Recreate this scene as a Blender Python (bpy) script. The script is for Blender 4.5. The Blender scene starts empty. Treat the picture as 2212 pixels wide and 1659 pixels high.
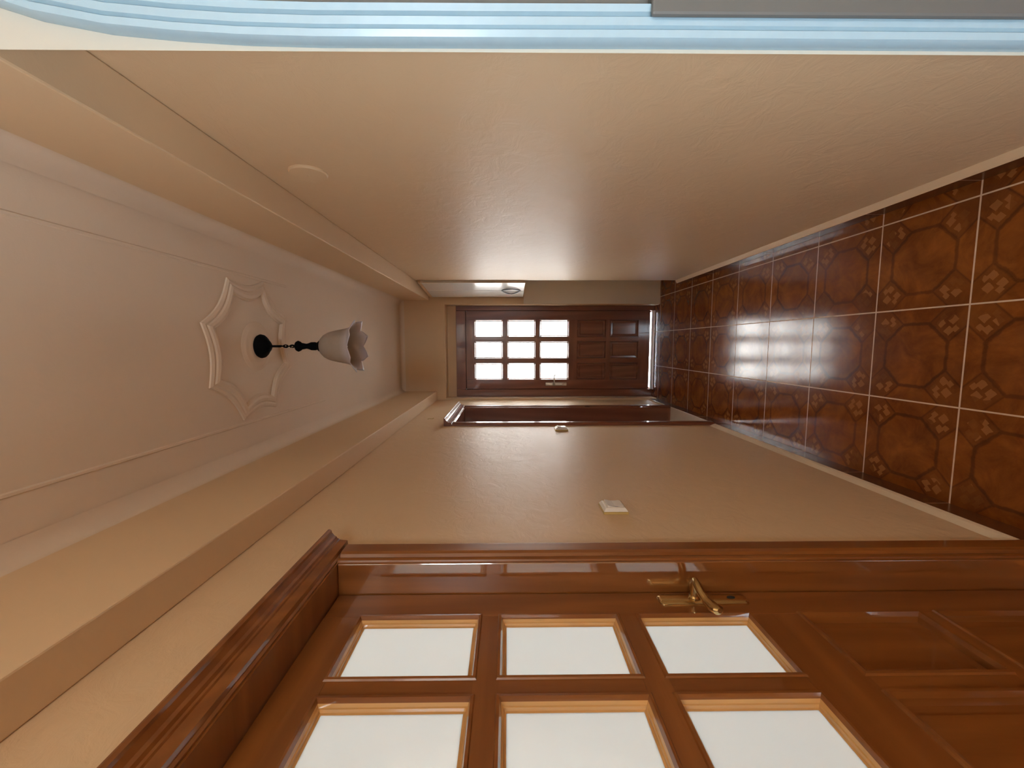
import bpy, bmesh, math, random
from mathutils import Vector, Matrix
random.seed(7)
PI = math.pi
scene = bpy.context.scene
col = scene.collection

# ------------------------------------------------------------------ camera
CAM_H = 1.47
FPX = 885.0
PITCH, YAW, ROLL = math.radians(.6), math.radians(5.45), math.radians(.15)
F = Vector((-math.sin(YAW)*math.cos(PITCH), math.cos(YAW)*math.cos(PITCH), -math.sin(PITCH))).normalized()
R = F.cross(Vector((0, 0, 1))).normalized()
U = R.cross(F).normalized()
Rr = R*math.cos(ROLL) - U*math.sin(ROLL)
Ur = U*math.cos(ROLL) + R*math.sin(ROLL)
cam_data = bpy.data.cameras.new('camera')
cam_data.sensor_width = 36.0
cam_data.lens = FPX/2212*36.0
cam_data.clip_start = .02
cam = bpy.data.objects.new('camera', cam_data)
col.objects.link(cam)
# the phone was held sideways: picture right is world down, picture up is world right
m = Matrix((-Ur, Rr, -F)).transposed()
cam.matrix_world = Matrix.Translation((0, 0, CAM_H)) @ m.to_4x4()
scene.camera = cam

# ------------------------------------------------------------------ world, exposure
world = bpy.data.worlds.new('overcast_sky')
scene.world = world
world.use_nodes = True
bg = world.node_tree.nodes['Background']
bg.inputs['Color'].default_value = (.76, .91, 1.03, 1)
bg.inputs['Strength'].default_value = 15.0
scene.view_settings.view_transform = 'Standard'
scene.view_settings.look = 'None'
scene.view_settings.gamma = 1.0
scene.view_settings.use_curve_mapping = False
scene.view_settings.exposure = 1.52
scene.cycles.use_denoising = True
scene.cycles.max_bounces = 14
scene.cycles.diffuse_bounces = 8
scene.cycles.glossy_bounces = 5
scene.cycles.transmission_bounces = 8
scene.cycles.transparent_max_bounces = 12
scene.cycles.sample_clamp_indirect = 8.0
scene.cycles.caustics_reflective = False
scene.cycles.caustics_refractive = False


def area(name, loc, direction, sx, sy, power, color, portal=False, spread=None):
    d = bpy.data.lights.new(name, 'AREA')
    d.shape = 'RECTANGLE'
    d.size, d.size_y = sx, sy
    d.energy = power
    d.color = color
    if portal:
        d.cycles.is_portal = True
    if spread:
        d.spread = spread
    o = bpy.data.objects.new(name, d)
    col.objects.link(o)
    o.location = loc
    o.rotation_euler = Vector(direction).to_track_quat('-Z', 'Y').to_euler()
    return o


# sky portals stand in the openings: end door, hall window behind the camera, side room window, added back window
area('sky_portal_end_door', (-.054, 4.29, .99), (0, -1, 0), .80, 1.9, 1, (1, 1, 1), True)
area('sky_portal_hall_window', (-.72, -.80, 1.28), (1, 0, 0), .7, .95, 1, (1, 1, 1), True)
area('sky_portal_added_window', (.39, -1.82, 1.92), (0, 1, 0), .34, .6, 1, (1, 1, 1), True)
area('sky_portal_side_room', (-3.02, 1.2, 1.5), (1, 0, 0), 1.5, 1.5, 1, (1, 1, 1), True)


# ------------------------------------------------------------------ materials
def new_mat(name):
    mt = bpy.data.materials.new(name)
    mt.use_nodes = True
    nt = mt.node_tree
    return mt, nt, nt.nodes['Principled BSDF']


def N(nt, typ, **kw):
    n = nt.nodes.new(typ)
    for k, v in kw.items():
        setattr(n, k, v)
    return n


def M(nt, op, a, b=None, c=None, clamp=False):
    n = nt.nodes.new('ShaderNodeMath')
    n.operation = op
    n.use_clamp = clamp
    for i, v in enumerate((a, b, c)):
        if v is None:
            continue
        if isinstance(v, (int, float)):
            n.inputs[i].default_value = v
        else:
            nt.links.new(v, n.inputs[i])
    return n.outputs[0]


def mixc(nt, fac, a, b):
    n = nt.nodes.new('ShaderNodeMix')
    n.data_type = 'RGBA'
    for idx, v in ((0, fac), (6, a), (7, b)):
        if isinstance(v, (int, float)):
            n.inputs[idx].default_value = v
        elif isinstance(v, tuple):
            n.inputs[idx].default_value = (*v, 1)
        else:
            nt.links.new(v, n.inputs[idx])
    return n.outputs[2]


def coords(nt, scale=(1, 1, 1)):
    tc = N(nt, 'ShaderNodeTexCoord')
    mp = N(nt, 'ShaderNodeMapping')
    mp.inputs['Scale'].default_value = scale
    nt.links.new(tc.outputs['Object'], mp.inputs['Vector'])
    return mp.outputs[0]


def noise(nt, vec, scale, detail=4, rough=.55, dist=0):
    n = N(nt, 'ShaderNodeTexNoise')
    n.inputs['Scale'].default_value = scale
    n.inputs['Detail'].default_value = detail
    n.inputs['Roughness'].default_value = rough
    n.inputs['Distortion'].default_value = dist
    nt.links.new(vec, n.inputs['Vector'])
    return n.outputs['Fac']


def bump(nt, bsdf, h, strength, dist):
    b = N(nt, 'ShaderNodeBump')
    b.inputs['Strength'].default_value = strength
    b.inputs['Distance'].default_value = dist
    nt.links.new(h, b.inputs['Height'])
    nt.links.new(b.outputs[0], bsdf.inputs['Normal'])


def simple(name, color, rough=.5, metallic=0, coat=0, bumpy=0, scale=60, spec=None):
    mt, nt, p = new_mat(name)
    v = coords(nt)
    f = noise(nt, v, scale, 3)
    c = mixc(nt, f, tuple(x*.93 for x in color), tuple(min(1, x*1.06) for x in color))
    nt.links.new(c, p.inputs['Base Color'])
    p.inputs['Roughness'].default_value = rough
    p.inputs['Metallic'].default_value = metallic
    p.inputs['Coat Weight'].default_value = coat
    p.inputs['Coat Roughness'].default_value = .12
    if spec is not None:
        p.inputs['Specular IOR Level'].default_value = spec
    if bumpy:
        bump(nt, p, f, bumpy, .002)
    return mt


def painted_wall(name, color, rough, bstr, stretch=(1, 1, 1)):
    mt, nt, p = new_mat(name)
    v = coords(nt, stretch)
    f1 = noise(nt, v, 16, 7, .62, .8)
    f2 = noise(nt, v, 5, 3, .5)
    f3 = noise(nt, coords(nt), 1.3, 2)
    c = mixc(nt, f3, tuple(x*.95 for x in color), tuple(x*1.04 for x in color))
    nt.links.new(c, p.inputs['Base Color'])
    r = M(nt, 'MULTIPLY_ADD', f1, .12, rough-.06)
    nt.links.new(r, p.inputs['Roughness'])
    h = M(nt, 'ADD', M(nt, 'MULTIPLY', f1, 1.0), M(nt, 'MULTIPLY', f2, .8))
    p.inputs['Specular IOR Level'].default_value = .36
    bump(nt, p, h, bstr, .006)
    return mt


WALL = (.66, .475, .29)
m_wall = painted_wall('beige_eggshell_paint', WALL, .50, .47, (1, .8, 1))
m_wall_dull = painted_wall('beige_matt_paint', WALL, .6, .15)
m_wall_grey = painted_wall('grey_beige_alcove_paint', (.74, .68, .58), .6, .1)
m_ceiling = painted_wall('cream_ceiling_paint', (.66, .53, .40), .75, .15)
m_bead = painted_wall('pale_cream_bead', (.74, .60, .42), .5, .1)
m_return = painted_wall('beige_paint_cool_lit', (.46, .43, .36), .6, .1)  # same beige wall, with the cool daylight tint mixed into its colour
m_side = painted_wall('peach_side_room_paint', (.85, .66, .46), .8, .1)
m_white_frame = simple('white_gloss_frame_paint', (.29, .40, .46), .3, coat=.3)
m_white = simple('white_laminate', (.86, .86, .82), .22, coat=.6)
m_switch = simple('white_switch_plastic', (.78, .74, .66), .35)
m_brass_plastic = simple('yellow_plastic_rim', (.50, .36, .12), .45)  # ochre plastic for the switch back boxes and the hook
m_black = simple('black_wrought_metal', (.002, .002, .002), .8, spec=.1)
m_brass = simple('aged_brass', (.62, .42, .18), .25, metallic=1)
m_cream_metal = simple('pale_champagne_metal', (.62, .55, .45), .42, metallic=.5)
m_chrome = simple('chrome', (.7, .7, .7), .15, metallic=1)
m_steel = simple('dull_dark_steel', (.16, .16, .17), .3, metallic=.8)
m_dark = simple('dark_void', (.01, .008, .006), .7)
m_sill = simple('cream_stone_threshold', (.62, .50, .36), .35, bumpy=.2, scale=20)
m_alu = simple('white_door_threshold', (.85, .88, .92), .25)
m_paving = simple('pale_patio_paving', (.55, .57, .55), .8, scale=6)
m_grey = simple('mottled_grey_panel', (.10, .10, .095), .5, bumpy=.6, scale=14)


def wood(name, axis, base=(.17, .050, .009), dark=(.07, .016, .003), light=(.29, .102, .022), rough=.32, coat_ior=1.5):
    """varnished pine, grain along one axis"""
    mt, nt, p = new_mat(name)
    s = [9, 9, 9]
    s['xyz'.index(axis)] = .7
    v = coords(nt, tuple(s))
    warp = noise(nt, v, 1.0, 3, .5)
    w = N(nt, 'ShaderNodeTexWave')
    w.wave_type = 'BANDS'
    w.bands_direction = 'DIAGONAL'
    w.inputs['Scale'].default_value = .9
    w.inputs['Distortion'].default_value = 7
    w.inputs['Detail'].default_value = 3
    w.inputs['Detail Scale'].default_value = .8
    nt.links.new(v, w.inputs['Vector'])
    g = M(nt, 'POWER', w.outputs['Fac'], 1.6)
    fine = noise(nt, v, 9, 4, .6)
    t = M(nt, 'ADD', M(nt, 'MULTIPLY', g, .45), M(nt, 'MULTIPLY', fine, .55), clamp=True)
    c = mixc(nt, t, base, light)
    c = mixc(nt, M(nt, 'MULTIPLY', M(nt, 'SUBTRACT', .62, warp, clamp=True), 1.4, clamp=True), c, base)
    # knots
    s2 = [7, 7, 7]
    s2['xyz'.index(axis)] = 2.6
    vo = N(nt, 'ShaderNodeTexVoronoi')
    vo.inputs['Scale'].default_value = 1.0
    nt.links.new(coords(nt, tuple(s2)), vo.inputs['Vector'])
    k = M(nt, 'LESS_THAN', vo.outputs['Distance'], .075)
    sel = N(nt, 'ShaderNodeSeparateColor')
    nt.links.new(vo.outputs['Color'], sel.inputs[0])
    k = M(nt, 'MULTIPLY', k, M(nt, 'GREATER_THAN', sel.outputs[0], .72))
    c = mixc(nt, M(nt, 'MULTIPLY', k, .85), c, tuple(x*.35 for x in dark))
    nt.links.new(c, p.inputs['Base Color'])
    p.inputs['Roughness'].default_value = rough
    p.inputs['Coat Weight'].default_value = 1.0
    p.inputs['Coat Roughness'].default_value = .05
    p.inputs['Coat IOR'].default_value = coat_ior
    p.inputs['Specular IOR Level'].default_value = .3
    bump(nt, p, t, .08, .002)
    return mt


lacquer_z = wood('thick_lacquered_pine', 'z', coat_ior=2.5)
DK = dict(base=(.16, .050, .024), dark=(.08, .02, .01), light=(.26, .095, .048))
dark_x, dark_y, dark_z = wood('dark_stained_pine_x', 'x', **DK), wood('dark_stained_pine_y', 'y', **DK), wood('dark_stained_pine_z', 'z', **DK)
lit_bead_z = wood('pane_lit_bead_pine', 'z', base=(.52, .27, .085), light=(.66, .38, .15))  # pine lightened: glow of the panes put into the bead colour
wood_x, wood_y, wood_z = wood('varnished_pine_x', 'x'), wood('varnished_pine_y', 'y'), wood('varnished_pine_z', 'z')


def tile_floor():
    S = 1/3
    mt, nt, p = new_mat('brown_octagon_floor_tiles')
    tc = N(nt, 'ShaderNodeTexCoord')
    sp = N(nt, 'ShaderNodeSeparateXYZ')
    nt.links.new(tc.outputs['Object'], sp.inputs[0])
    gx = M(nt, 'MULTIPLY', M(nt, 'SUBTRACT', sp.outputs[0], .1265-S*30), 1/S)
    gy = M(nt, 'MULTIPLY', M(nt, 'SUBTRACT', sp.outputs[1], 1.305-S*30), 1/S)
    u, v = M(nt, 'FRACT', gx), M(nt, 'FRACT', gy)
    a = M(nt, 'ABSOLUTE', M(nt, 'SUBTRACT', u, .5))
    b = M(nt, 'ABSOLUTE', M(nt, 'SUBTRACT', v, .5))
    wv = coords(nt)
    wob = M(nt, 'MULTIPLY', M(nt, 'SUBTRACT', noise(nt, wv, 40, 3), .5), .03)
    a2, b2 = M(nt, 'ADD', a, wob), M(nt, 'ADD', b, wob)
    edge = M(nt, 'MAXIMUM', a, b)
    grout = M(nt, 'GREATER_THAN', edge, .5-.0075)
    pp = M(nt, 'MULTIPLY', M(nt, 'ADD', a2, b2), .7071)
    qq = M(nt, 'ABSOLUTE', M(nt, 'MULTIPLY', M(nt, 'SUBTRACT', a2, b2), .7071))
    octd = M(nt, 'MAXIMUM', M(nt, 'MAXIMUM', a2, b2), pp)
    ring = M(nt, 'MULTIPLY', M(nt, 'SUBTRACT', .024, M(nt, 'ABSOLUTE', M(nt, 'SUBTRACT', octd, .335))), 70, clamp=True)
    outside = M(nt, 'GREATER_THAN', octd, .335)
    kedge = M(nt, 'MULTIPLY', outside, M(nt, 'MULTIPLY', M(nt, 'SUBTRACT', .015, M(nt, 'ABSOLUTE', M(nt, 'SUBTRACT', qq, .138))), 75, clamp=True))
    kite = M(nt, 'MULTIPLY', outside, M(nt, 'LESS_THAN', qq, .13))
    lines = M(nt, 'MAXIMUM', ring, kedge)

    def dia(pc, qc, h):
        return M(nt, 'MULTIPLY', M(nt, 'LESS_THAN', M(nt, 'ABSOLUTE', M(nt, 'SUBTRACT', pp, pc)), h),
                 M(nt, 'LESS_THAN', M(nt, 'ABSOLUTE', M(nt, 'SUBTRACT', qq, qc)), h))
    d = M(nt, 'MAXIMUM', dia(.415, .055, .034), dia(.52, .0, .038))
    d = M(nt, 'MAXIMUM', d, dia(.475, .085, .026))
    mott = noise(nt, wv, 9, 6, .65, .6)
    big = noise(nt, wv, 2.6, 2)
    cell = N(nt, 'ShaderNodeTexWhiteNoise')
    cell.noise_dimensions = '2D'
    cb = N(nt, 'ShaderNodeCombineXYZ')
    nt.links.new(M(nt, 'FLOOR', M(nt, 'ADD', gx, .0)), cb.inputs[0])
    nt.links.new(M(nt, 'FLOOR', gy), cb.inputs[1])
    nt.links.new(cb.outputs[0], cell.inputs['Vector'])
    t = M(nt, 'ADD', M(nt, 'MULTIPLY_ADD', M(nt, 'SUBTRACT', mott, .5), 2.2, .42), M(nt, 'MULTIPLY', cell.outputs['Value'], .15), clamp=True)
    c = mixc(nt, t, (.112, .023, .003), (.295, .088, .013))
    c = mixc(nt, M(nt, 'MULTIPLY', kite, .35), c, (.10, .028, .007))
    dsel = noise(nt, wv, 7.3, 1)
    dv = M(nt, 'MULTIPLY', d, M(nt, 'MULTIPLY_ADD', M(nt, 'GREATER_THAN', dsel, .47), .55, .12))
    c = mixc(nt, dv, c, (.34, .135, .038))
    c = mixc(nt, M(nt, 'MULTIPLY', lines, M(nt, 'MULTIPLY_ADD', big, .7, .25)), c, (.05, .012, .004))
    gc = mixc(nt, noise(nt, wv, 40, 3), (.56, .38, .23), (.72, .52, .35))
    c = mixc(nt, grout, c, gc)
    nt.links.new(c, p.inputs['Base Color'])
    rr = M(nt, 'MULTIPLY_ADD', noise(nt, wv, 14, 3), .10, .10)
    rr = M(nt, 'MAXIMUM', rr, M(nt, 'MULTIPLY', grout, .6))
    nt.links.new(rr, p.inputs['Roughness'])
    p.inputs['Specular IOR Level'].default_value = .36
    h = M(nt, 'SUBTRACT', M(nt, 'MULTIPLY', noise(nt, wv, 16, 2), .25), M(nt, 'MULTIPLY', grout, .6))
    bump(nt, p, h, .16, .003)
    return mt


m_floor = tile_floor()


def skirt_mat():
    mt, nt, p = new_mat('dark_brown_skirting_tile')
    tc = N(nt, 'ShaderNodeTexCoord')
    sp = N(nt, 'ShaderNodeSeparateXYZ')
    nt.links.new(tc.outputs['Object'], sp.inputs[0])
    v = M(nt, 'FRACT', M(nt, 'MULTIPLY', M(nt, 'SUBTRACT', sp.outputs[1], 1.305-10), 3.0))
    g = M(nt, 'LESS_THAN', v, .012)
    wv = coords(nt)
    c = mixc(nt, noise(nt, wv, 12, 5), (.075, .020, .007), (.17, .055, .016))
    c = mixc(nt, M(nt, 'MULTIPLY', g, .8), c, (.45, .28, .18))
    nt.links.new(c, p.inputs['Base Color'])
    p.inputs['Roughness'].default_value = .2
    p.inputs['Specular IOR Level'].default_value = .3
    return mt


m_skirt = skirt_mat()


def pane_mat(name, tint, transp, rough, dashes=.45):
    """frosted glass: part clear, part scattering, glossy surface"""
    mt = bpy.data.materials.new(name)
    mt.use_nodes = True
    nt = mt.node_tree
    nt.nodes.remove(nt.nodes['Principled BSDF'])
    out = nt.nodes['Material Output']
    tr = N(nt, 'ShaderNodeBsdfTransparent')
    tl = N(nt, 'ShaderNodeBsdfTranslucent')
    gl = N(nt, 'ShaderNodeBsdfGlossy')
    gl.inputs['Roughness'].default_value = rough
    # dashes pressed into the glass: short strokes at random angles
    tc = N(nt, 'ShaderNodeTexCoord')
    vo = N(nt, 'ShaderNodeTexVoronoi')
    vo.inputs['Scale'].default_value = 16
    nt.links.new(tc.outputs['Object'], vo.inputs['Vector'])
    dv = N(nt, 'ShaderNodeVectorMath', operation='SUBTRACT')
    sc_ = N(nt, 'ShaderNodeVectorMath', operation='SCALE')
    sc_.inputs['Scale'].default_value = 1
    nt.links.new(tc.outputs['Object'], dv.inputs[0])
    nt.links.new(vo.outputs['Position'], dv.inputs[1])
    s1 = N(nt, 'ShaderNodeSeparateXYZ')
    nt.links.new(dv.outputs[0], s1.inputs[0])
    cs = N(nt, 'ShaderNodeSeparateColor')
    nt.links.new(vo.outputs['Color'], cs.inputs[0])
    ang = M(nt, 'MULTIPLY', cs.outputs[0], 6.283)
    ca, sa = M(nt, 'COSINE', ang), M(nt, 'SINE', ang)
    ax = M(nt, 'ADD', M(nt, 'MULTIPLY', s1.outputs[0], ca), M(nt, 'MULTIPLY', s1.outputs[2], sa))
    bx_ = M(nt, 'SUBTRACT', M(nt, 'MULTIPLY', s1.outputs[2], ca), M(nt, 'MULTIPLY', s1.outputs[0], sa))
    dash = M(nt, 'MULTIPLY', M(nt, 'LESS_THAN', M(nt, 'ABSOLUTE', ax), .016), M(nt, 'LESS_THAN', M(nt, 'ABSOLUTE', bx_), .0016))
    ctint = mixc(nt, M(nt, 'MULTIPLY', dash, dashes), tint, tuple(x*.45 for x in tint))
    nt.links.new(ctint, tr.inputs['Color'])
    nt.links.new(ctint, tl.inputs['Color'])
    m1 = N(nt, 'ShaderNodeMixShader')
    m1.inputs[0].default_value = 1-transp
    nt.links.new(tr.outputs[0], m1.inputs[1])
    nt.links.new(tl.outputs[0], m1.inputs[2])
    fr = N(nt, 'ShaderNodeFresnel')
    fr.inputs['IOR'].default_value = 1.45
    m2 = N(nt, 'ShaderNodeMixShader')
    nt.links.new(fr.outputs[0], m2.inputs[0])
    nt.links.new(m1.outputs[0], m2.inputs[1])
    nt.links.new(gl.outputs[0], m2.inputs[2])
    nt.links.new(m2.outputs[0], out.inputs['Surface'])
    return mt


m_pane_end = pane_mat('pressed_pattern_glass', (.90, .82, .76), .6, .5)
m_pane_side = pane_mat('frosted_cream_glass', (.49, .50, .485), .05, .15, 0)


def shade_mat():
    mt, nt, p = new_mat('frosted_glass_lit_lip')
    tc = N(nt, 'ShaderNodeTexCoord')
    sp = N(nt, 'ShaderNodeSeparateXYZ')
    nt.links.new(tc.outputs['Object'], sp.inputs[0])
    n = noise(nt, coords(nt), 30, 4)
    # light in the petals is painted: paler lilac lip, browner bell
    t = M(nt, 'MULTIPLY', M(nt, 'SUBTRACT', -.350, sp.outputs[2]), 20, clamp=True)
    c = mixc(nt, t, (.44, .35, .26), (.66, .63, .68))
    c = mixc(nt, M(nt, 'MULTIPLY', n, .25), c, (.78, .74, .70))
    nt.links.new(c, p.inputs['Base Color'])
    p.inputs['Roughness'].default_value = .35
    tl = N(nt, 'ShaderNodeBsdfTranslucent')
    nt.links.new(c, tl.inputs['Color'])
    mx = N(nt, 'ShaderNodeMixShader')
    mx.inputs[0].default_value = .42
    nt.links.new(p.outputs[0], mx.inputs[1])
    nt.links.new(tl.outputs[0], mx.inputs[2])
    nt.links.new(mx.outputs[0], nt.nodes['Material Output'].inputs['Surface'])
    return mt


m_shade = shade_mat()


# ------------------------------------------------------------------ mesh helpers
def box(bm, x0, x1, y0, y1, z0, z1):
    vs = [bm.verts.new((x, y, z)) for z in (z0, z1) for y in (y0, y1) for x in (x0, x1)]
    for f in ((0, 2, 3, 1), (4, 5, 7, 6), (0, 1, 5, 4), (2, 6, 7, 3), (0, 4, 6, 2), (1, 3, 7, 5)):
        bm.faces.new([vs[i] for i in f])
    return vs


def extrude_profile(bm, prof, plane, t0, t1):
    """closed 2-D profile extruded between t0 and t1 along the axis not in plane"""
    def P(p, t):
        if plane == 'xz':
            return (p[0], t, p[1])
        if plane == 'yz':
            return (t, p[0], p[1])
        return (p[0], p[1], t)
    a = [bm.verts.new(P(p, t0)) for p in prof]
    b = [bm.verts.new(P(p, t1)) for p in prof]
    n = len(prof)
    for i in range(n):
        bm.faces.new((a[i], a[(i+1) % n], b[(i+1) % n], b[i]))
    bm.faces.new(a[::-1])
    bm.faces.new(b)


def lathe(bm, prof, seg=32, center=(0, 0), zoff=0, cap=True):
    rings = []
    for r, z in prof:
        if r < 1e-6:
            rings.append([bm.verts.new((center[0], center[1], z+zoff))])
        else:
            rings.append([bm.verts.new((center[0]+r*math.cos(2*PI*k/seg), center[1]+r*math.sin(2*PI*k/seg), z+zoff)) for k in range(seg)])
    for a, b in zip(rings, rings[1:]):
        for k in range(seg):
            k2 = (k+1) % seg
            if len(a) == 1 and len(b) == 1:
                continue
            if len(a) == 1:
                bm.faces.new((a[0], b[k2], b[k]))
            elif len(b) == 1:
                bm.faces.new((a[k], a[k2], b[0]))
            else:
                bm.faces.new((a[k], a[k2], b[k2], b[k]))


def tube(bm, pts, radii, seg=12, flat=None):
    """round (or flattened) rod along pts; flat scales the second axis"""
    pts = [Vector(p) for p in pts]
    if not isinstance(radii, (list, tuple)):
        radii = [radii]*len(pts)
    rings = []
    up = Vector((0, 0, 1))
    for i, p in enumerate(pts):
        t = (pts[min(i+1, len(pts)-1)]-pts[max(i-1, 0)]).normalized()
        s = t.cross(up)
        if s.length < .05:
            s = t.cross(Vector((1, 0, 0)))
        s.normalize()
        w = s.cross(t).normalized()
        f = 1 if flat is None else flat[i]
        rings.append([bm.verts.new(p+s*radii[i]*math.cos(2*PI*k/seg)+w*radii[i]*f*math.sin(2*PI*k/seg)) for k in range(seg)])
    for a, b in zip(rings, rings[1:]):
        for k in range(seg):
            bm.faces.new((a[k], a[(k+1) % seg], b[(k+1) % seg], b[k]))
    bm.faces.new(rings[0][::-1])
    bm.faces.new(rings[-1])


def rect_ring(bm, x0, x1, z0, z1, loops, fill=False, side=1):
    """nested rectangles in the local xz plane: loops = (inset, depth); side=-1 mirrors onto the back"""
    prev = None
    for ins, dep in loops:
        vs = [bm.verts.new((x, dep, z)) for x, z in ((x0+ins, z0+ins), (x1-ins, z0+ins), (x1-ins, z1-ins), (x0+ins, z1-ins))]
        if prev:
            for k in range(4):
                bm.faces.new((prev[k], prev[(k+1) % 4], vs[(k+1) % 4], vs[k]))
        prev = vs
    if fill:
        bm.faces.new(prev)


def obj(name, bm, mat, parent=None, smooth=False, bevel=0, loc=None, label=None):
    bmesh.ops.remove_doubles(bm, verts=bm.verts, dist=1e-6)
    bmesh.ops.recalc_face_normals(bm, faces=bm.faces)
    me = bpy.data.meshes.new(name)
    bm.to_mesh(me)
    bm.free()
    if smooth:
        for p in me.polygons:
            p.use_smooth = True
    me.materials.append(mat)
    o = bpy.data.objects.new(name, me)
    col.objects.link(o)
    if parent:
        o.parent = parent
    if loc:
        o.location = loc
    if bevel:
        b = o.modifiers.new('bevel', 'BEVEL')
        b.width = bevel
        b.segments = 2
        b.limit_method = 'ANGLE'
        b.angle_limit = math.radians(35)
    if smooth:
        md = o.modifiers.new('edges', 'EDGE_SPLIT')
        md.split_angle = math.radians(38)
    if label:
        o['label'] = label
    return o


def tag(o, label, cat, group=None, kind=None):
    o['label'] = label
    o['category'] = cat
    if group:
        o['group'] = group
    if kind:
        o['kind'] = kind
    return o


def thing(name, loc, rz=0):
    o = bpy.data.objects.new(name, None)
    o.empty_display_size = .1
    col.objects.link(o)
    o.location = loc
    o.rotation_euler = (0, 0, rz)
    return o


def struct(name, bm, mat, label, cat, parent=None, **kw):
    o = obj(name, bm, mat, parent, **kw)
    return tag(o, label, cat, kind='structure')


# ------------------------------------------------------------------ room shell
H = 2.50
XL, XR = -.54, .53
YE = 4.0            # end wall
YB = -1.70          # wall behind the camera
bm = bmesh.new(); box(bm, -.70, 1.45, YB-.1, 4.34, -.08, 0)
struct('floor', bm, m_floor, 'glossy brown tiled floor with octagon pattern and pale grout', 'floor')
bm = bmesh.new(); box(bm, -.70, 1.45, YB-.1, 4.34, H, H+.1)
struct('ceiling', bm, m_ceiling, 'cream painted ceiling of the corridor', 'ceiling')

# left wall with two door openings
D1Y0, D1Y1, D1Z = .165, .975, 1.90      # near glazed door
D2Y0, D2Y1, D2Z0, D2Z = 2.775, 3.465, .078, 1.85
bm = bmesh.new()
HW = (-1.15, -.45, .80, 1.75)
for y0, y1, z0, z1 in ((YB-.1, HW[0], 0, H), (HW[0], HW[1], 0, HW[2]), (HW[0], HW[1], HW[3], H), (HW[1], D1Y0, 0, H), (D1Y0, D1Y1, D1Z, H), (D1Y1, D2Y0, 0, H), (D2Y0, D2Y1, D2Z, H), (D2Y0, D2Y1, 0, D2Z0-.02), (D2Y1, 4.34, 0, H)):
    box(bm, -.70, XL, y0, y1, z0, z1)
struct('wall_left', bm, m_wall, 'glossy beige corridor wall holding the two wooden doorways', 'wall')

bm = bmesh.new(); box(bm, XR, .97, .60, 3.44, 0, H)
struct('wall_right', bm, m_wall, 'long glossy beige blank wall along the right of the corridor', 'wall')

# cross wall on the camera's right that carries the white arched frame
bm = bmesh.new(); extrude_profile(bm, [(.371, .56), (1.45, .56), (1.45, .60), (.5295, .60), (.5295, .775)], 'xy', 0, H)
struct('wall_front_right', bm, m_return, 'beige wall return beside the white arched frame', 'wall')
bm = bmesh.new(); box(bm, 1.35, 1.45, YB-.1, .56, 0, H)
struct('wall_right_hall', bm, m_wall_dull, 'beige hall wall behind the camera to the right', 'wall')
BW = (.22, .56, 1.62, 2.22)  # unseen window opening, added to brighten surfaces at the far end
bm = bmesh.new()
box(bm, XL, BW[0], YB-.1, YB, 0, H); box(bm, BW[1], 1.35, YB-.1, YB, 0, H)
box(bm, BW[0], BW[1], YB-.1, YB, 0, BW[2]); box(bm, BW[0], BW[1], YB-.1, YB, BW[3], H)
struct('wall_back', bm, m_wall_dull, 'beige hall wall behind the camera', 'wall')
w = thing('window_1', (-.62, HW[0], HW[2])); tag(w, 'white framed hall window behind the camera on the left', 'window', kind='structure')
bm = bmesh.new()
for a in ((0, .05, 0, .95), (.65, .70, 0, .95), (.05, .65, 0, .05), (.05, .65, .90, .95)):
    box(bm, -.03, .03, a[0], a[1], a[2], a[3])
obj('window_frame', bm, m_white_frame, w)

# end wall with the doorway
OX0, OX1, OZ = -.523, .388, 2.075
bm = bmesh.new()
box(bm, XL, OX0, YE, 4.34, 0, H); box(bm, OX1, .97, YE, 4.34, 0, H); box(bm, OX0, OX1, YE, 4.34, OZ, H)
struct('wall_end', bm, m_wall_dull, 'beige end wall around the glazed entrance door', 'wall')
bm = bmesh.new(); box(bm, .97, 1.05, 3.2, 4.34, 0, H)
struct('wall_alcove', bm, m_wall_grey, 'grey beige back of the alcove under the white cupboard', 'wall')
bm = bmesh.new(); box(bm, .394, .969, 3.988, 3.9995, 0, 1.315)
struct('trim_1', bm, m_wall_grey, 'grey beige alcove side panel below the white cupboard', 'wall panel')

# boxed-in soffits along both walls
bm = bmesh.new(); box(bm, .425, XR-.0005, .601, YE-.0005, 2.225, H-.0005)
struct('trim_2', bm, m_wall_dull, 'beige boxed-in soffit along the top of the right wall', 'soffit', bevel=.004)
bm = bmesh.new(); box(bm, XL+.0005, -.452, YB+.01, YE-.0005, 2.162, H-.0005)
struct('trim_3', bm, m_wall_dull, 'beige boxed-in soffit along the top of the left wall', 'soffit', bevel=.004)
# soffit over the alcove
bm = bmesh.new(); box(bm, XR, .969, 3.441, YE-.0005, 2.225, H-.0005)
struct('trim_4', bm, m_wall_dull, 'beige soffit return above the white cupboard', 'soffit')


# small plaster cove where ceiling meets the soffits and the end wall
def cove(x, sx, y0, y1):
    pr = [(x, H), (x, H-.035)]
    for k in range(7):
        a = k/6*PI/2
        pr.append((x+sx*(.05-.05*math.cos(a)), H-.035+.033*math.sin(a)))
    return pr


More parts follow.
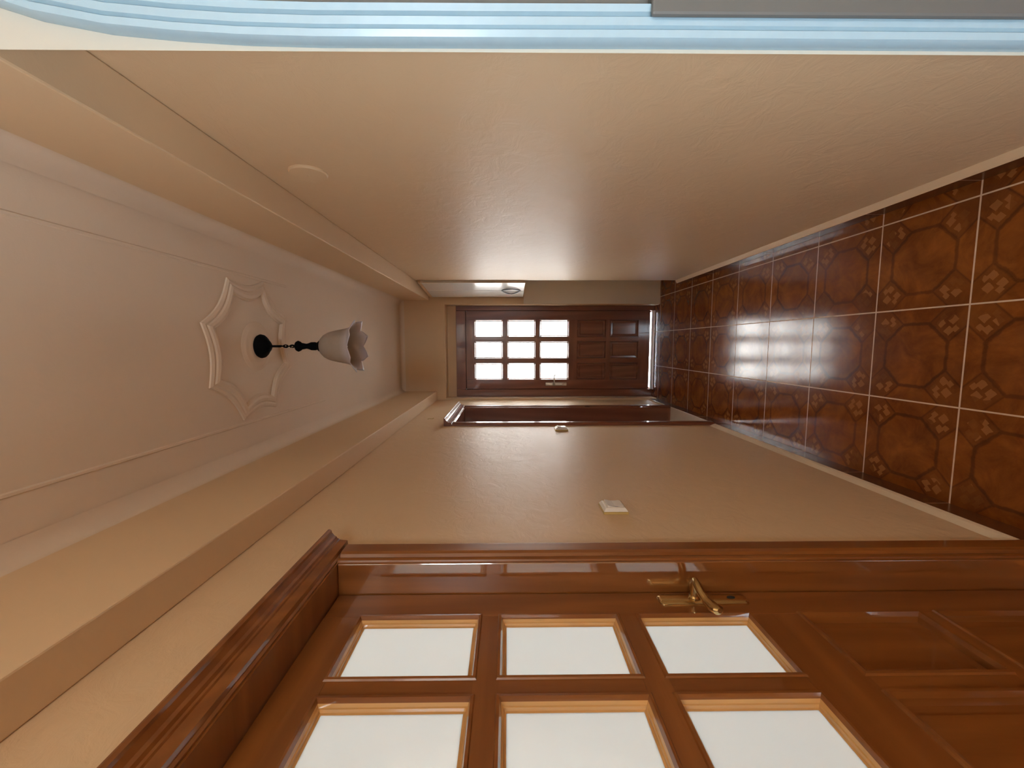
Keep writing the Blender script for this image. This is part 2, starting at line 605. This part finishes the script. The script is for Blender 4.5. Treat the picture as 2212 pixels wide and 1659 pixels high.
bm = bmesh.new(); extrude_profile(bm, cove(.4249, -1, 0, 0), 'xz', .601, YE-.001)
struct('trim_5', bm, m_ceiling, 'narrow cream ceiling cove on the right side', 'cove', smooth=True)
bm = bmesh.new(); extrude_profile(bm, cove(-.4519, 1, 0, 0), 'xz', YB+.01, YE-.001)
struct('trim_6', bm, m_ceiling, 'narrow cream ceiling cove on the left side', 'cove', smooth=True)
bm = bmesh.new(); extrude_profile(bm, [(YE-.001-(p[0]), p[1]) for p in cove(0, 1, 0, 0)], 'yz', -.452, .425)
struct('trim_7', bm, m_ceiling, 'narrow cream ceiling cove over the end wall', 'cove', smooth=True)
for nm, x, y1, lb in (('trim_8', .272, 1.95, 'thin plaster bead line on the ceiling, right side'), ('trim_9', -.306, 2.3, 'thin plaster bead line on the ceiling, left side')):
    bm = bmesh.new()
    extrude_profile(bm, [(x-.006, H), (x-.003, H-.0035), (x+.003, H-.0035), (x+.006, H)], 'xz', -.6, y1)
    struct(nm, bm, m_ceiling, lb, 'ceiling bead')

# skirting
def skirt(name, wx, sx, y0, y1, lab, h=.082, t=.022, bead=.03, bead_mat=None):
    t_ = t*sx
    bm = bmesh.new()
    box(bm, min(wx, wx+t_), max(wx, wx+t_), y0, y1, .0005, h)
    struct(name, bm, m_skirt, lab, 'baseboard', bevel=.002)
    bm = bmesh.new()
    extrude_profile(bm, [(wx, h+.0005), (wx+t_, h+.0005), (wx+t_*.75, h+bead*.35), (wx, h+bead)], 'xz', y0, y1)
    struct('trim_%d' % skirt.n, bm, bead_mat or m_bead, 'pale cream plaster bead above the ' + lab.split(' ', 3)[-1], 'plaster bead')
    skirt.n += 1


skirt.n = 10
skirt('baseboard_right', XR, -1, .602, 3.438, 'dark brown tiled skirting under the right wall', h=.07, t=.025, bead=.012, bead_mat=m_wall_dull)
skirt('baseboard_left_near', XL, 1, 1.047, D2Y0-.085, 'dark brown tiled skirting between the two left doorways', t=.013, bead=.04)
bm = bmesh.new(); box(bm, XL, XL+.013, D2Y0-.083, D2Y1+.083, .0005, .076)
struct('baseboard_left_threshold', bm, m_skirt, 'dark brown tiles under the raised cream threshold', 'baseboard')
skirt('baseboard_left_far', XL, 1, D2Y1+.085, YE-.02, 'dark brown tiled skirting beyond the far left doorway', t=.013, bead=.01)


# ------------------------------------------------------------------ doors
def leaf(root, w, z_lo, z_hi, cols, rows, prows, pane_mat_, handle_x, thick=.04, wx=None, wz=None, bead=None):
    """glazed pine leaf: local x across, y into the wall, z up; cols/rows give opening edges"""
    stx = [0]+[e for c_ in cols for e in c_]+[w]
    allr = sorted(rows+prows, key=lambda r: r[0])
    # stiles and muntins
    bm = bmesh.new()
    box(bm, 0, cols[0][0], 0, thick, z_lo, z_hi)
    box(bm, cols[-1][1], w, 0, thick, z_lo, z_hi)
    obj('stile', bm, wz, root, bevel=.0015)
    bm = bmesh.new()
    for (a, b) in zip(cols, cols[1:]):
        for r in allr:
            box(bm, a[1], b[0], .0006, thick-.0006, r[0], r[1])
    obj('muntin', bm, wz, root)
    bm = bmesh.new()
    zs = [z_lo]+[e for r in allr for e in r]+[z_hi]
    for k in range(0, len(zs), 2):
        box(bm, cols[0][0], cols[-1][1], 0, thick, zs[k], zs[k+1])
    obj('rail', bm, wx, root)
    for r in rows:
        for c_ in cols:
            bm = bmesh.new()
            rect_ring(bm, c_[0]-.006, c_[1]+.006, r[0]-.006, r[1]+.006,
                      [(0, 0), (.002, -.003), (.007, -.0035), (.009, .002), (.010, .005)])
            obj('moulding', bm, wz, root)
            bm = bmesh.new()
            rect_ring(bm, c_[0]-.006, c_[1]+.006, r[0]-.006, r[1]+.006,
                      [(.010, .005), (.012, .011), (.0145, .012), (.0155, .0175), (.019, .0185)])
            rect_ring(bm, c_[0]-.006, c_[1]+.006, r[0]-.006, r[1]+.006,
                      [(.019, .0225), (.013, .03), (.006, thick)])
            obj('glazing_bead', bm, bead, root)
            bm = bmesh.new(); box(bm, c_[0]+.004, c_[1]-.004, .0185, .0225, r[0]+.004, r[1]-.004)
            obj('pane', bm, pane_mat_, root)
    for r in prows:
        for c_ in cols:
            bm = bmesh.new()
            rect_ring(bm, c_[0]-.006, c_[1]+.006, r[0]-.006, r[1]+.006,
                      [(0, 0), (.002, -.004), (.008, -.004), (.011, .006), (.013, .019), (.030, .020), (.034, .016)], fill=True)
            rect_ring(bm, c_[0]-.006, c_[1]+.006, r[0]-.006, r[1]+.006,
                      [(0, thick), (.007, thick), (.018, thick-.012), (.046, thick-.007)], fill=True)
            obj('door_panel', bm, wz, root)


def rounded_plate(bm, cx, z0, z1, w, t, arch=.0):
    pr = []
    r = w*.28
    for (ax, az, a0) in ((cx+w/2-r, z0+r, -90), (cx+w/2-r, z1-r, 0), (cx-w/2+r, z1-r, 90), (cx-w/2+r, z0+r, 180)):
        for k in range(6):
            a = math.radians(a0+k*18)
            pr.append((ax+r*math.cos(a), az+r*math.sin(a)))
    a_ = [bm.verts.new((p[0], 0, p[1])) for p in pr]
    b_ = [bm.verts.new((cx+(p[0]-cx)*.97, -t*.5, (z0+z1)/2+(p[1]-(z0+z1)/2)*.993)) for p in pr]
    c_ = [bm.verts.new((cx+(p[0]-cx)*.75, -t, (z0+z1)/2+(p[1]-(z0+z1)/2)*.955)) for p in pr]
    n = len(pr)
    for u_, v_ in ((a_, b_), (b_, c_)):
        for k in range(n):
            bm.faces.new((u_[k], u_[(k+1) % n], v_[(k+1) % n], v_[k]))
    bm.faces.new(c_)
    bm.faces.new(a_[::-1])


def handle(root, name, x, z0, z1, w, zl, zk, path, radii, mat, dirn, lab, flat=None, keymat=None):
    bm = bmesh.new()
    rounded_plate(bm, x, z0, z1, w, .007)
    pl = obj(name, bm, mat, root, smooth=True, label=lab)
    bm = bmesh.new()
    tube(bm, path, radii, 14, flat)
    obj('lever', bm, mat, pl, smooth=True)
    bm = bmesh.new()
    # collar round the spindle
    seg = 20
    for (ra, ya, rb, yb) in ((.013, -.006, .013, -.011), (.013, -.011, .009, -.016)):
        A = [bm.verts.new((x+ra*math.cos(2*PI*k/seg), ya, zl+ra*math.sin(2*PI*k/seg))) for k in range(seg)]
        B = [bm.verts.new((x+rb*math.cos(2*PI*k/seg), yb, zl+rb*math.sin(2*PI*k/seg))) for k in range(seg)]
        for k in range(seg):
            bm.faces.new((A[k], A[(k+1) % seg], B[(k+1) % seg], B[k]))
    obj('collar', bm, mat, pl, smooth=True)
    bm = bmesh.new()
    kp = [(x+.0055*math.cos(2*PI*k/16), zk+.0095*math.sin(2*PI*k/16)) for k in range(16)]
    extrude_profile(bm, kp, 'xz', -.0078, -.006)
    obj('keyhole', bm, keymat or m_dark, pl)


# --- end entrance door
d3 = thing('door_3', (-.447, 4.15, 0)); tag(d3, 'dark varnished pine entrance door with nine bright panes at the corridor end', 'door', kind='structure')
W3 = .786
cols3 = [(.096, .263), (.312, .480), (.528, .695)]
rows3 = [(.853, 1.143), (1.190, 1.472), (1.519, 1.803)]
pr3 = [(.150, .432), (.480, .763)]
leaf(d3, W3, .034, 1.887, cols3, rows3, pr3, m_pane_end, .05, wx=dark_x, wz=dark_z, bead=dark_z)
handle(d3, 'handle_plate', .050, .869, 1.087, .036, 1.001, .909,
       [(.050, -.006, 1.001), (.050, -.048, 1.001), (.058, -.053, 1.001), (.10, -.052, 1.004), (.133, -.05, 1.003), (.145, -.05, .997), (.146, -.05, .985)],
       [.008, .008, .008, .0065, .006, .0055, .006], m_cream_metal, 1, 'pale champagne lever handle and long plate', keymat=m_chrome)
bm = bmesh.new()
box(bm, -.074, -.002, -.02, .06, .0, 1.985); box(bm, W3+.002, W3+.062, -.02, .06, .0, 1.985)
obj('door_frame', bm, dark_z, d3, bevel=.003)
bm = bmesh.new()
for q in ((-.003, .012, .008, 1.8895), (W3-.012, W3+.003, .008, 1.8895), (.012, W3-.012, 1.870, 1.8898)):
    box(bm, q[0], q[1], .0405, .06, q[2], q[3])
obj('door_stop', bm, dark_z, d3)
bm = bmesh.new(); box(bm, -.0018, W3+.0018, -.019, .06, 1.889, 1.985)
obj('frame_head', bm, dark_x, d3, bevel=.003)
bm = bmesh.new(); box(bm, -.075, W3+.048, .0, .14, 1.986, 2.074)
obj('head_infill', bm, m_wall_dull, d3)
bm = bmesh.new(); box(bm, -.0015, W3+.0015, -.05, .12, .0008, .010); box(bm, -.0015, W3+.0015, -.010, .004, .010, .022)
obj('threshold', bm, m_alu, d3, bevel=.002, label='white metal threshold strip')

# --- near glazed door on the left wall
d1 = thing('door_1', (-.612, .185, 0), PI/2); tag(d1, 'varnished pine glazed door with brass lever, nearest on the left wall', 'door', kind='structure')
W1 = .773
o = .185
cols1 = [(.274-o, .446-o), (.488-o, .660-o), (.703-o, .875-o)]
rows1 = [(.920, 1.175), (1.223, 1.487), (1.535, 1.804)]
pr1 = [(.20, .488), (.530, .803)]
leaf(d1, W1, .045, 1.886, cols1, rows1, pr1, m_pane_side, .92, wx=wood_x, wz=wood_z, bead=lit_bead_z)
hx = .926-o
handle(d1, 'handle_plate', hx, .896, 1.110, .038, 1.024, .935,
       [(hx, -.006, 1.024), (hx, -.024, 1.024), (hx, -.044, 1.025), (hx-.006, -.052, 1.026), (hx-.018, -.051, 1.027), (hx-.035, -.040, 1.024), (hx-.052, -.032, 1.019), (hx-.070, -.030, 1.014), (hx-.086, -.034, 1.011), (hx-.092, -.036, 1.010)],
       [.010, .0105, .0095, .009, .009, .0085, .0095, .0105, .010, .005], m_brass, -1, 'aged brass lever handle and backplate', flat=[1, 1, 1, 1, 1, 1.1, 1.2, 1.3, 1.3, 1.2])


def world_child(name, bm, mat, root, **kw):
    """mesh given in world coordinates, parented to a placed root"""
    inv = (Matrix.Translation(root.location) @ Matrix.Rotation(root.rotation_euler[2], 4, 'Z')).inverted()
    bmesh.ops.transform(bm, matrix=inv, verts=bm.verts)
    return obj(name, bm, mat, root, **kw)


def casing_profile(y_in, s):
    """section of an upright casing in (x, y): s=+1 the casing runs to larger y"""
    p = [(XL+.0005, 0), (XL+.004, 0), (XL+.010, .003), (XL+.012, .010), (XL+.009, .013), (XL+.009, .019), (XL+.016, .023),
         (XL+.020, .030), (XL+.020, .066), (XL+.017, .074), (XL+.010, .078), (XL+.0005, .078)]
    return [(x, y_in+s*v) for x, v in p]


def crown_profile(z0):
    """section of the head piece in (x, z)"""
    p = [(.0005, 0), (.010, 0), (.012, .005), (.022, .006), (.024, .026), (.027, .028), (.028, .032), (.033, .035), (.036, .040),
         (.044, .046), (.050, .047), (.053, .052), (.052, .056), (.0005, .056)]
    return [(XL+x, z0+z) for x, z in p]


for root, y0, y1, zb, zt, xin in ((d1, .185-.003, .958+.002, 0, 1.888, -.655),):
    bm = bmesh.new(); extrude_profile(bm, casing_profile(y1+.008, 1), 'xy', zb, zt+.004)
    world_child('casing', bm, wood_z, root)
    bm = bmesh.new(); extrude_profile(bm, casing_profile(y0-.008, -1), 'xy', zb, zt+.004)
    world_child('casing', bm, wood_z, root)
    bm = bmesh.new(); extrude_profile(bm, crown_profile(zt+.0045), 'xz', y0-.092, y1+.093)
    world_child('head_moulding', bm, wood_y, root)
    for a, b in ((y1+.0006, D1Y1-.0006), (D1Y0+.0006, y0-.0006)):
        bm = bmesh.new(); box(bm, -.699, XL+.006, a, b, 0, zt)
        world_child('door_lining', bm, lacquer_z, root, bevel=.002)
    bm = bmesh.new(); box(bm, -.699, XL+.006, D1Y0+.0006, D1Y1-.0006, zt+.0003, D1Z-.0006)
    world_child('head_lining', bm, wood_y, root)
    for a, b in ((y1-.013, y1), (y0, y0+.013)):
        bm = bmesh.new(); box(bm, -.670, -.653, a, b, 0, zt-.0005)
        world_child('door_stop', bm, wood_z, root)

# --- far doorway on the left wall
d2 = thing('door_2', (-.66, D2Y0+.015, D2Z0), PI/2); tag(d2, 'dark pine doorway with glossy moulded casing, farther along the left wall', 'door', kind='structure')
y0, y1 = D2Y0+.015, D2Y1-.015
bm = bmesh.new(); extrude_profile(bm, casing_profile(y1+.002, 1), 'xy', D2Z0, 1.842)
world_child('casing', bm, dark_z, d2)
bm = bmesh.new(); extrude_profile(bm, casing_profile(y0-.002, -1), 'xy', D2Z0, 1.842)
world_child('casing', bm, dark_z, d2)
bm = bmesh.new(); extrude_profile(bm, crown_profile(1.8425), 'xz', y0-.086, y1+.086)
world_child('head_moulding', bm, dark_y, d2)
for a, b in ((y1, D2Y1-.0006), (D2Y0+.0006, y0)):
    bm = bmesh.new(); box(bm, -.699, XL+.004, a, b, D2Z0+.0005, 1.835)
    world_child('door_lining', bm, dark_z, d2, bevel=.002)
bm = bmesh.new(); box(bm, -.699, XL+.004, D2Y0+.0006, D2Y1-.0006, 1.8355, D2Z-.0006)
world_child('head_lining', bm, dark_y, d2)
bm = bmesh.new(); box(bm, -.697, -.662, y0+.002, y1-.002, D2Z0+.006, 1.833)
world_child('leaf', bm, dark_z, d2)
bm = bmesh.new(); box(bm, -.699, XL+.012, D2Y0+.0006, D2Y1-.0006, D2Z0-.0195, D2Z0)
world_child('sill', bm, m_sill, d2, bevel=.003, label='raised cream stone threshold')

# --- white arched frame at the right edge, beside the camera
d4 = thing('door_4', (.43, .56, 0)); tag(d4, 'white moulded arched frame with a mottled grey panel, at the near right', 'doorway', kind='structure')
path = [(.3755, 0), (.3750, .6), (.3755, 1.0), (.3758, 1.296), (.3752, 1.50), (.3750, 1.704), (.3770, 1.80), (.3812, 1.878), (.3885, 1.964), (.4035, 2.049), (.4190, 2.100),
        (.445, 2.150), (.490, 2.200), (.56, 2.245), (.65, 2.272), (.76, 2.280)]
prof = [(q*.74, h) for q, h in [(0, 0), (0, .010), (.004, .016), (.014, .018), (.017, .012), (.020, .011), (.023, .016), (.034, .018), (.037, .012), (.040, .011), (.043, .017), (.052, .020), (.056, .016), (.056, 0)]]
bm = bmesh.new()
rings = []
for i, (x, z) in enumerate(path):
    a, b = path[max(i-1, 0)], path[min(i+1, len(path)-1)]
    t = Vector((b[0]-a[0], b[1]-a[1])).normalized()
    nx, nz = t[1], -t[0]
    rings.append([bm.verts.new((x+nx*q-.43, -h, z+nz*q)) for q, h in prof])
for A, B in zip(rings, rings[1:]):
    for k in range(len(prof)-1):
        bm.faces.new((A[k], A[k+1], B[k+1], B[k]))
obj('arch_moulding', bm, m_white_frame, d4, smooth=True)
bm = bmesh.new()
inner = []
for i, (x, z) in enumerate(path):
    a, b = path[max(i-1, 0)], path[min(i+1, len(path)-1)]
    t = Vector((b[0]-a[0], b[1]-a[1])).normalized()
    inner.append((x+t[1]*.038-.43, z-t[0]*.038))
extrude_profile(bm, inner+[(.76-.43, 0)], 'xz', -.006, -.0005)
obj('inner_panel', bm, m_grey, d4)
bm = bmesh.new()
box(bm, -.032, .33, -.026, -.0188, 0, 1.294); box(bm, -.012, .33, -.0188, -.0062, 0, 1.294)
obj('lower_panel', bm, m_grey, d4, bevel=.006)

# ------------------------------------------------------------------ side room behind the glazed door
bm = bmesh.new()
box(bm, -3.1, -.70, -.19, -.05, 0, H); box(bm, -3.1, -.70, 2.6, 2.7, 0, H)
box(bm, -3.1, -.70, -.19, 2.7, H, H+.1)
box(bm, -3.1, -3.0, -.05, .45, 0, H); box(bm, -3.1, -3.0, 1.95, 2.6, 0, H)
box(bm, -3.1, -3.0, .45, 1.95, 0, .75); box(bm, -3.1, -3.0, .45, 1.95, 2.25, H)
struct('wall_side_room', bm, m_side, 'peach walls of the room behind the near glazed door', 'wall')
bm = bmesh.new(); box(bm, -3.1, -.701, -.19, 2.7, -.08, -.001)
struct('floor_side_room', bm, m_floor, 'tiled floor of the room behind the near glazed door', 'floor')
bm = bmesh.new(); box(bm, -2.5, 2.5, 4.35, 9, -.2, -.05)
struct('ground_patio', bm, m_paving, 'pale paved patio outside the entrance door', 'ground')

# ------------------------------------------------------------------ white cupboard over the alcove
cup = thing('wall_cupboard', (.515, 3.452, 1.318), 0)
tag(cup, 'white double-door cupboard over the alcove at the far right', 'cupboard')
A, B = Vector((.515, 3.452)), Vector((.455, 3.982))
dirv = (B-A).normalized()
nrm = Vector((dirv.y, -dirv.x))          # into the wall
L = (B-A).length
def cupobj(name, s0, s1, d0, d1_, z0, z1, mat, parent=cup, **kw):
    bm = bmesh.new()
    ps = [A+dirv*s0+nrm*d0, A+dirv*s1+nrm*d0, A+dirv*s1+nrm*d1_, A+dirv*s0+nrm*d1_]
    extrude_profile(bm, [(p.x-A.x, p.y-A.y) for p in ps], 'xy', z0, z1)
    return obj(name, bm, mat, parent, **kw)
bm = bmesh.new()
pts = [A+nrm*.018+dirv*.008, B+nrm*.018-dirv*.004, Vector((.96, 3.978)), Vector((.96, 3.452))]
extrude_profile(bm, [(p.x-A.x, p.y-A.y) for p in pts], 'xy', .002, .880)
obj('body', bm, m_white, cup)
cm = L/2
for k, (s0, s1) in enumerate(((.012, cm-.002), (cm+.002, L-.004))):
    dr = cupobj('door', s0, s1, -.001, .017, .004, .868, m_white, bevel=.002)
    sgn = -1 if k == 0 else 1
    bm = bmesh.new()
    hp, rad = [], []
    for q in range(13):
        f = q/12
        s = cm+sgn*(.008+.080*math.sin(PI*f))
        dd = -.004-.007*math.sin(PI*f)**.6
        P_ = A+dirv*s+nrm*dd
        hp.append((P_.x-A.x, P_.y-A.y, .040+.160*f)); rad.append(.0055)
    tube(bm, hp, rad, 10)
    obj('bow_handle', bm, m_steel, dr, smooth=True)
cupobj('edge_strip', 0, .010, -.004, .02, 0, .872, m_wall_grey)
cupobj('top_strip', 0, L, -.002, .03, .870, .895, m_wall_dull)

# ------------------------------------------------------------------ pendant lamp
LX, LY = -.004, 1.70
lamp = thing('pendant_lamp', (LX, LY, H-.0135)); tag(lamp, 'black pendant lamp with a frosted flower-shaped glass shade, hanging from the ceiling rose', 'lamp')
bm = bmesh.new()
lathe(bm, [(0, 0), (.046, 0), (.049, -.006), (.047, -.014), (.040, -.022), (.030, -.028), (.024, -.036), (.016, -.042), (.0, -.046)], 32)
obj('canopy', bm, m_black, lamp, smooth=True)
bm = bmesh.new()
tube(bm, [(0, 0, -.04), (0, 0, -.085)], .0050, 10)
for k in range(5):
    # small oval links
    z = -.088-.0135*k
    a = 0 if k % 2 else PI/2
    ring_ = [(.0055*math.cos(q/12*2*PI)*math.cos(a), .0055*math.cos(q/12*2*PI)*math.sin(a), z-.0035+.0095*math.sin(q/12*2*PI)) for q in range(13)]
    tube(bm, ring_, .0024, 6)
tube(bm, [(.003*math.cos(q*1.3), .003*math.sin(q*1.3), -.083-.01*q) for q in range(8)], .0022, 8)
obj('stem', bm, m_black, lamp, smooth=True)
bm = bmesh.new()
lathe(bm, [(0, -.142), (.008, -.143), (.019, -.150), (.0225, -.157), (.019, -.165), (.014, -.170), (.012, -.182), (.0105, -.190), (.012, -.198), (.0165, -.210), (.017, -.226), (.014, -.236),
           (.018, -.238), (.026, -.248), (.031, -.256), (.027, -.2565), (0, -.25)], 28)
obj('lamp_holder', bm, m_black, lamp, smooth=True)


def flower(zoff):
    bm = bmesh.new()
    seg = 96
    base = [(.022, -.2500), (.034, -.256), (.046, -.268), (.055, -.285), (.061, -.305), (.066, -.330), (.070, -.352), (.075, -.370), (.083, -.385)]
    rings = []
    for r, z in base:
        rings.append([(r, z, k) for k in range(seg)])
    out = []
    def petal(k):
        ph = (k/seg*8+.5) % 1.0        # 0..1 over one petal, tips where ph=.5
        return (1-abs(ph-.5)*2)
    for r, z in base:
        out.append([Vector((r*math.cos(2*PI*k/seg), r*math.sin(2*PI*k/seg), z)) for k in range(seg)])
    for f in (.33, .66, 1.0):
        row = []
        for k in range(seg):
            p_ = petal((k+seg/16) % seg)
            reach = .25+.75*p_**1.1
            r = .083+(.115-.083)*f*reach
            z = -.385-.030*f*reach*(1-.25*f)
            a = 2*PI*k/seg
            r += .002*math.cos(8*a)*f
            row.append(Vector((r*math.cos(a), r*math.sin(a), z)))
        out.append(row)
    vr = [[bm.verts.new(v) for v in row] for row in out]
    for a_, b_ in zip(vr, vr[1:]):
        for k in range(seg):
            bm.faces.new((a_[k], a_[(k+1) % seg], b_[(k+1) % seg], b_[k]))
    return bm


sh = obj('lamp_shade', flower(0), m_shade, lamp, smooth=True, label='frosted bell-shaped glass shade with pointed petals')
sm = sh.modifiers.new('thickness', 'SOLIDIFY'); sm.thickness = .003; sm.offset = 0
bm = bmesh.new()
lathe(bm, [(.0, -.262), (.013, -.264), (.013, -.29), (.022, -.31), (.026, -.33), (.022, -.348), (.0, -.358)], 20)
obj('bulb', bm, simple('white_bulb_glass', (.75, .72, .68), .3), lamp, smooth=True)

# ------------------------------------------------------------------ ceiling rose
rose = thing('ceiling_rose', (-.012, 1.675, H)); tag(rose, 'cream plaster ceiling rose shaped as an octagon with scooped sides', 'ceiling rose')


def oct_path(Rr_, rot, bow, n=8):
    pts = []
    V = [Vector((Rr_*math.cos(rot+k*PI/4), Rr_*math.sin(rot+k*PI/4))) for k in range(8)]
    for k in range(8):
        a, b = V[k], V[(k+1) % 8]
        mid = (a+b)/2
        inn = -mid.normalized()
        for q in range(n):
            f = q/n
            pts.append(a.lerp(b, f)+inn*bow*math.sin(PI*f))
    return pts


bm = bmesh.new()
prof_r = [(.285, 0), (.283, .006), (.272, .010), (.262, .008), (.256, .013), (.244, .016), (.232, .013), (.228, .007), (.224, .004), (.222, 0)]
rings = []
for r, h in prof_r:
    pts = oct_path(r*1.03, math.radians(22.5-5), .024)
    rings.append([bm.verts.new((p.x, p.y, -h*.85)) for p in pts])
for a_, b_ in zip(rings, rings[1:]):
    n = len(a_)
    for k in range(n):
        bm.faces.new((a_[k], a_[(k+1) % n], b_[(k+1) % n], b_[k]))
obj('outer_ring', bm, m_ceiling, rose)
bm = bmesh.new()
lathe(bm, [(0, -.0134), (.058, -.0134), (.062, -.0115), (.070, -.009), (.078, -.0075), (.084, -.006), (.088, -.003), (.096, -.0025), (.100, 0)], 48, (.008, .025))
obj('centre_disc', bm, m_ceiling, rose, smooth=True)

# ------------------------------------------------------------------ wall fittings
cover = thing('vent_cover', (XR, 1.325, 2.082)); tag(cover, 'round cream blanking cover high on the right wall', 'wall cover')
bm = bmesh.new()
lathe(bm, [(.056, 0), (.056, .004), (.053, .0075), (.046, .0085), (0, .010)], 40)
bmesh.ops.transform(bm, matrix=Matrix.Rotation(-PI/2, 4, 'Y'), verts=bm.verts)
obj('cover_disc', bm, m_wall_dull, cover, smooth=True)
bm = bmesh.new()
lathe(bm, [(0, 0), (.004, .0), (.004, .0015), (0, .002)], 12)
bmesh.ops.transform(bm, matrix=Matrix.Translation((-.0098, 0, 0)) @ Matrix.Rotation(-PI/2, 4, 'Y'), verts=bm.verts)
obj('screw_cap', bm, m_wall_dull, cover, smooth=True)


def light_switch(y, z, lab, sw=.082, sh_=.080):
    r = thing('light_switch', (XL, y, z)); tag(r, lab, 'light switch', 'surface mounted light switches on the left wall')
    a, b = sw/2, sh_/2
    bm = bmesh.new(); box(bm, 0, .008, -a, a, -b, b)
    obj('back_box', bm, m_brass_plastic, r, bevel=.0015, label='yellow back box')
    bm = bmesh.new()
    l2 = [bm.verts.new((.0081, sx*a*.99, sz*b*.99)) for sx, sz in ((-1, -1), (1, -1), (1, 1), (-1, 1))]
    l3 = [bm.verts.new((.019, sx*a*.78, sz*b*.78)) for sx, sz in ((-1, -1), (1, -1), (1, 1), (-1, 1))]
    for k in range(4):
        bm.faces.new((l2[k], l2[(k+1) % 4], l3[(k+1) % 4], l3[k]))
    bm.faces.new(l3); bm.faces.new(l2[::-1])
    obj('front_plate', bm, m_switch, r, bevel=.002)
    bm = bmesh.new()
    # rocker wedge
    pr = [(.0185, -b*.62), (.0225, -b*.62), (.0205, 0), (.0255, b*.62), (.0185, b*.62)]
    extrude_profile(bm, [(p, q) for p, q in pr], 'xz', -a*.62, a*.62)
    obj('rocker', bm, m_switch, r, bevel=.001)
    return r


light_switch(1.300, 1.124, 'white light switch on the left wall beside the near glazed door')
light_switch(2.575, 1.130, 'white light switch on the left wall just before the far doorway')

bm = bmesh.new()
tube(bm, [(XL-.002, 2.955, 2.055), (XL+.004, 2.955, 2.052), (XL+.007, 2.953, 2.04), (XL+.006, 2.95, 2.02), (XL+.010, 2.95, 2.008), (XL+.014, 2.95, 2.012)], [.002, .002, .002, .0018, .0018, .0015], 8)
tag(obj('wall_hook', bm, m_brass_plastic, smooth=True), 'small brown hook in the left wall above the far doorway', 'hook')
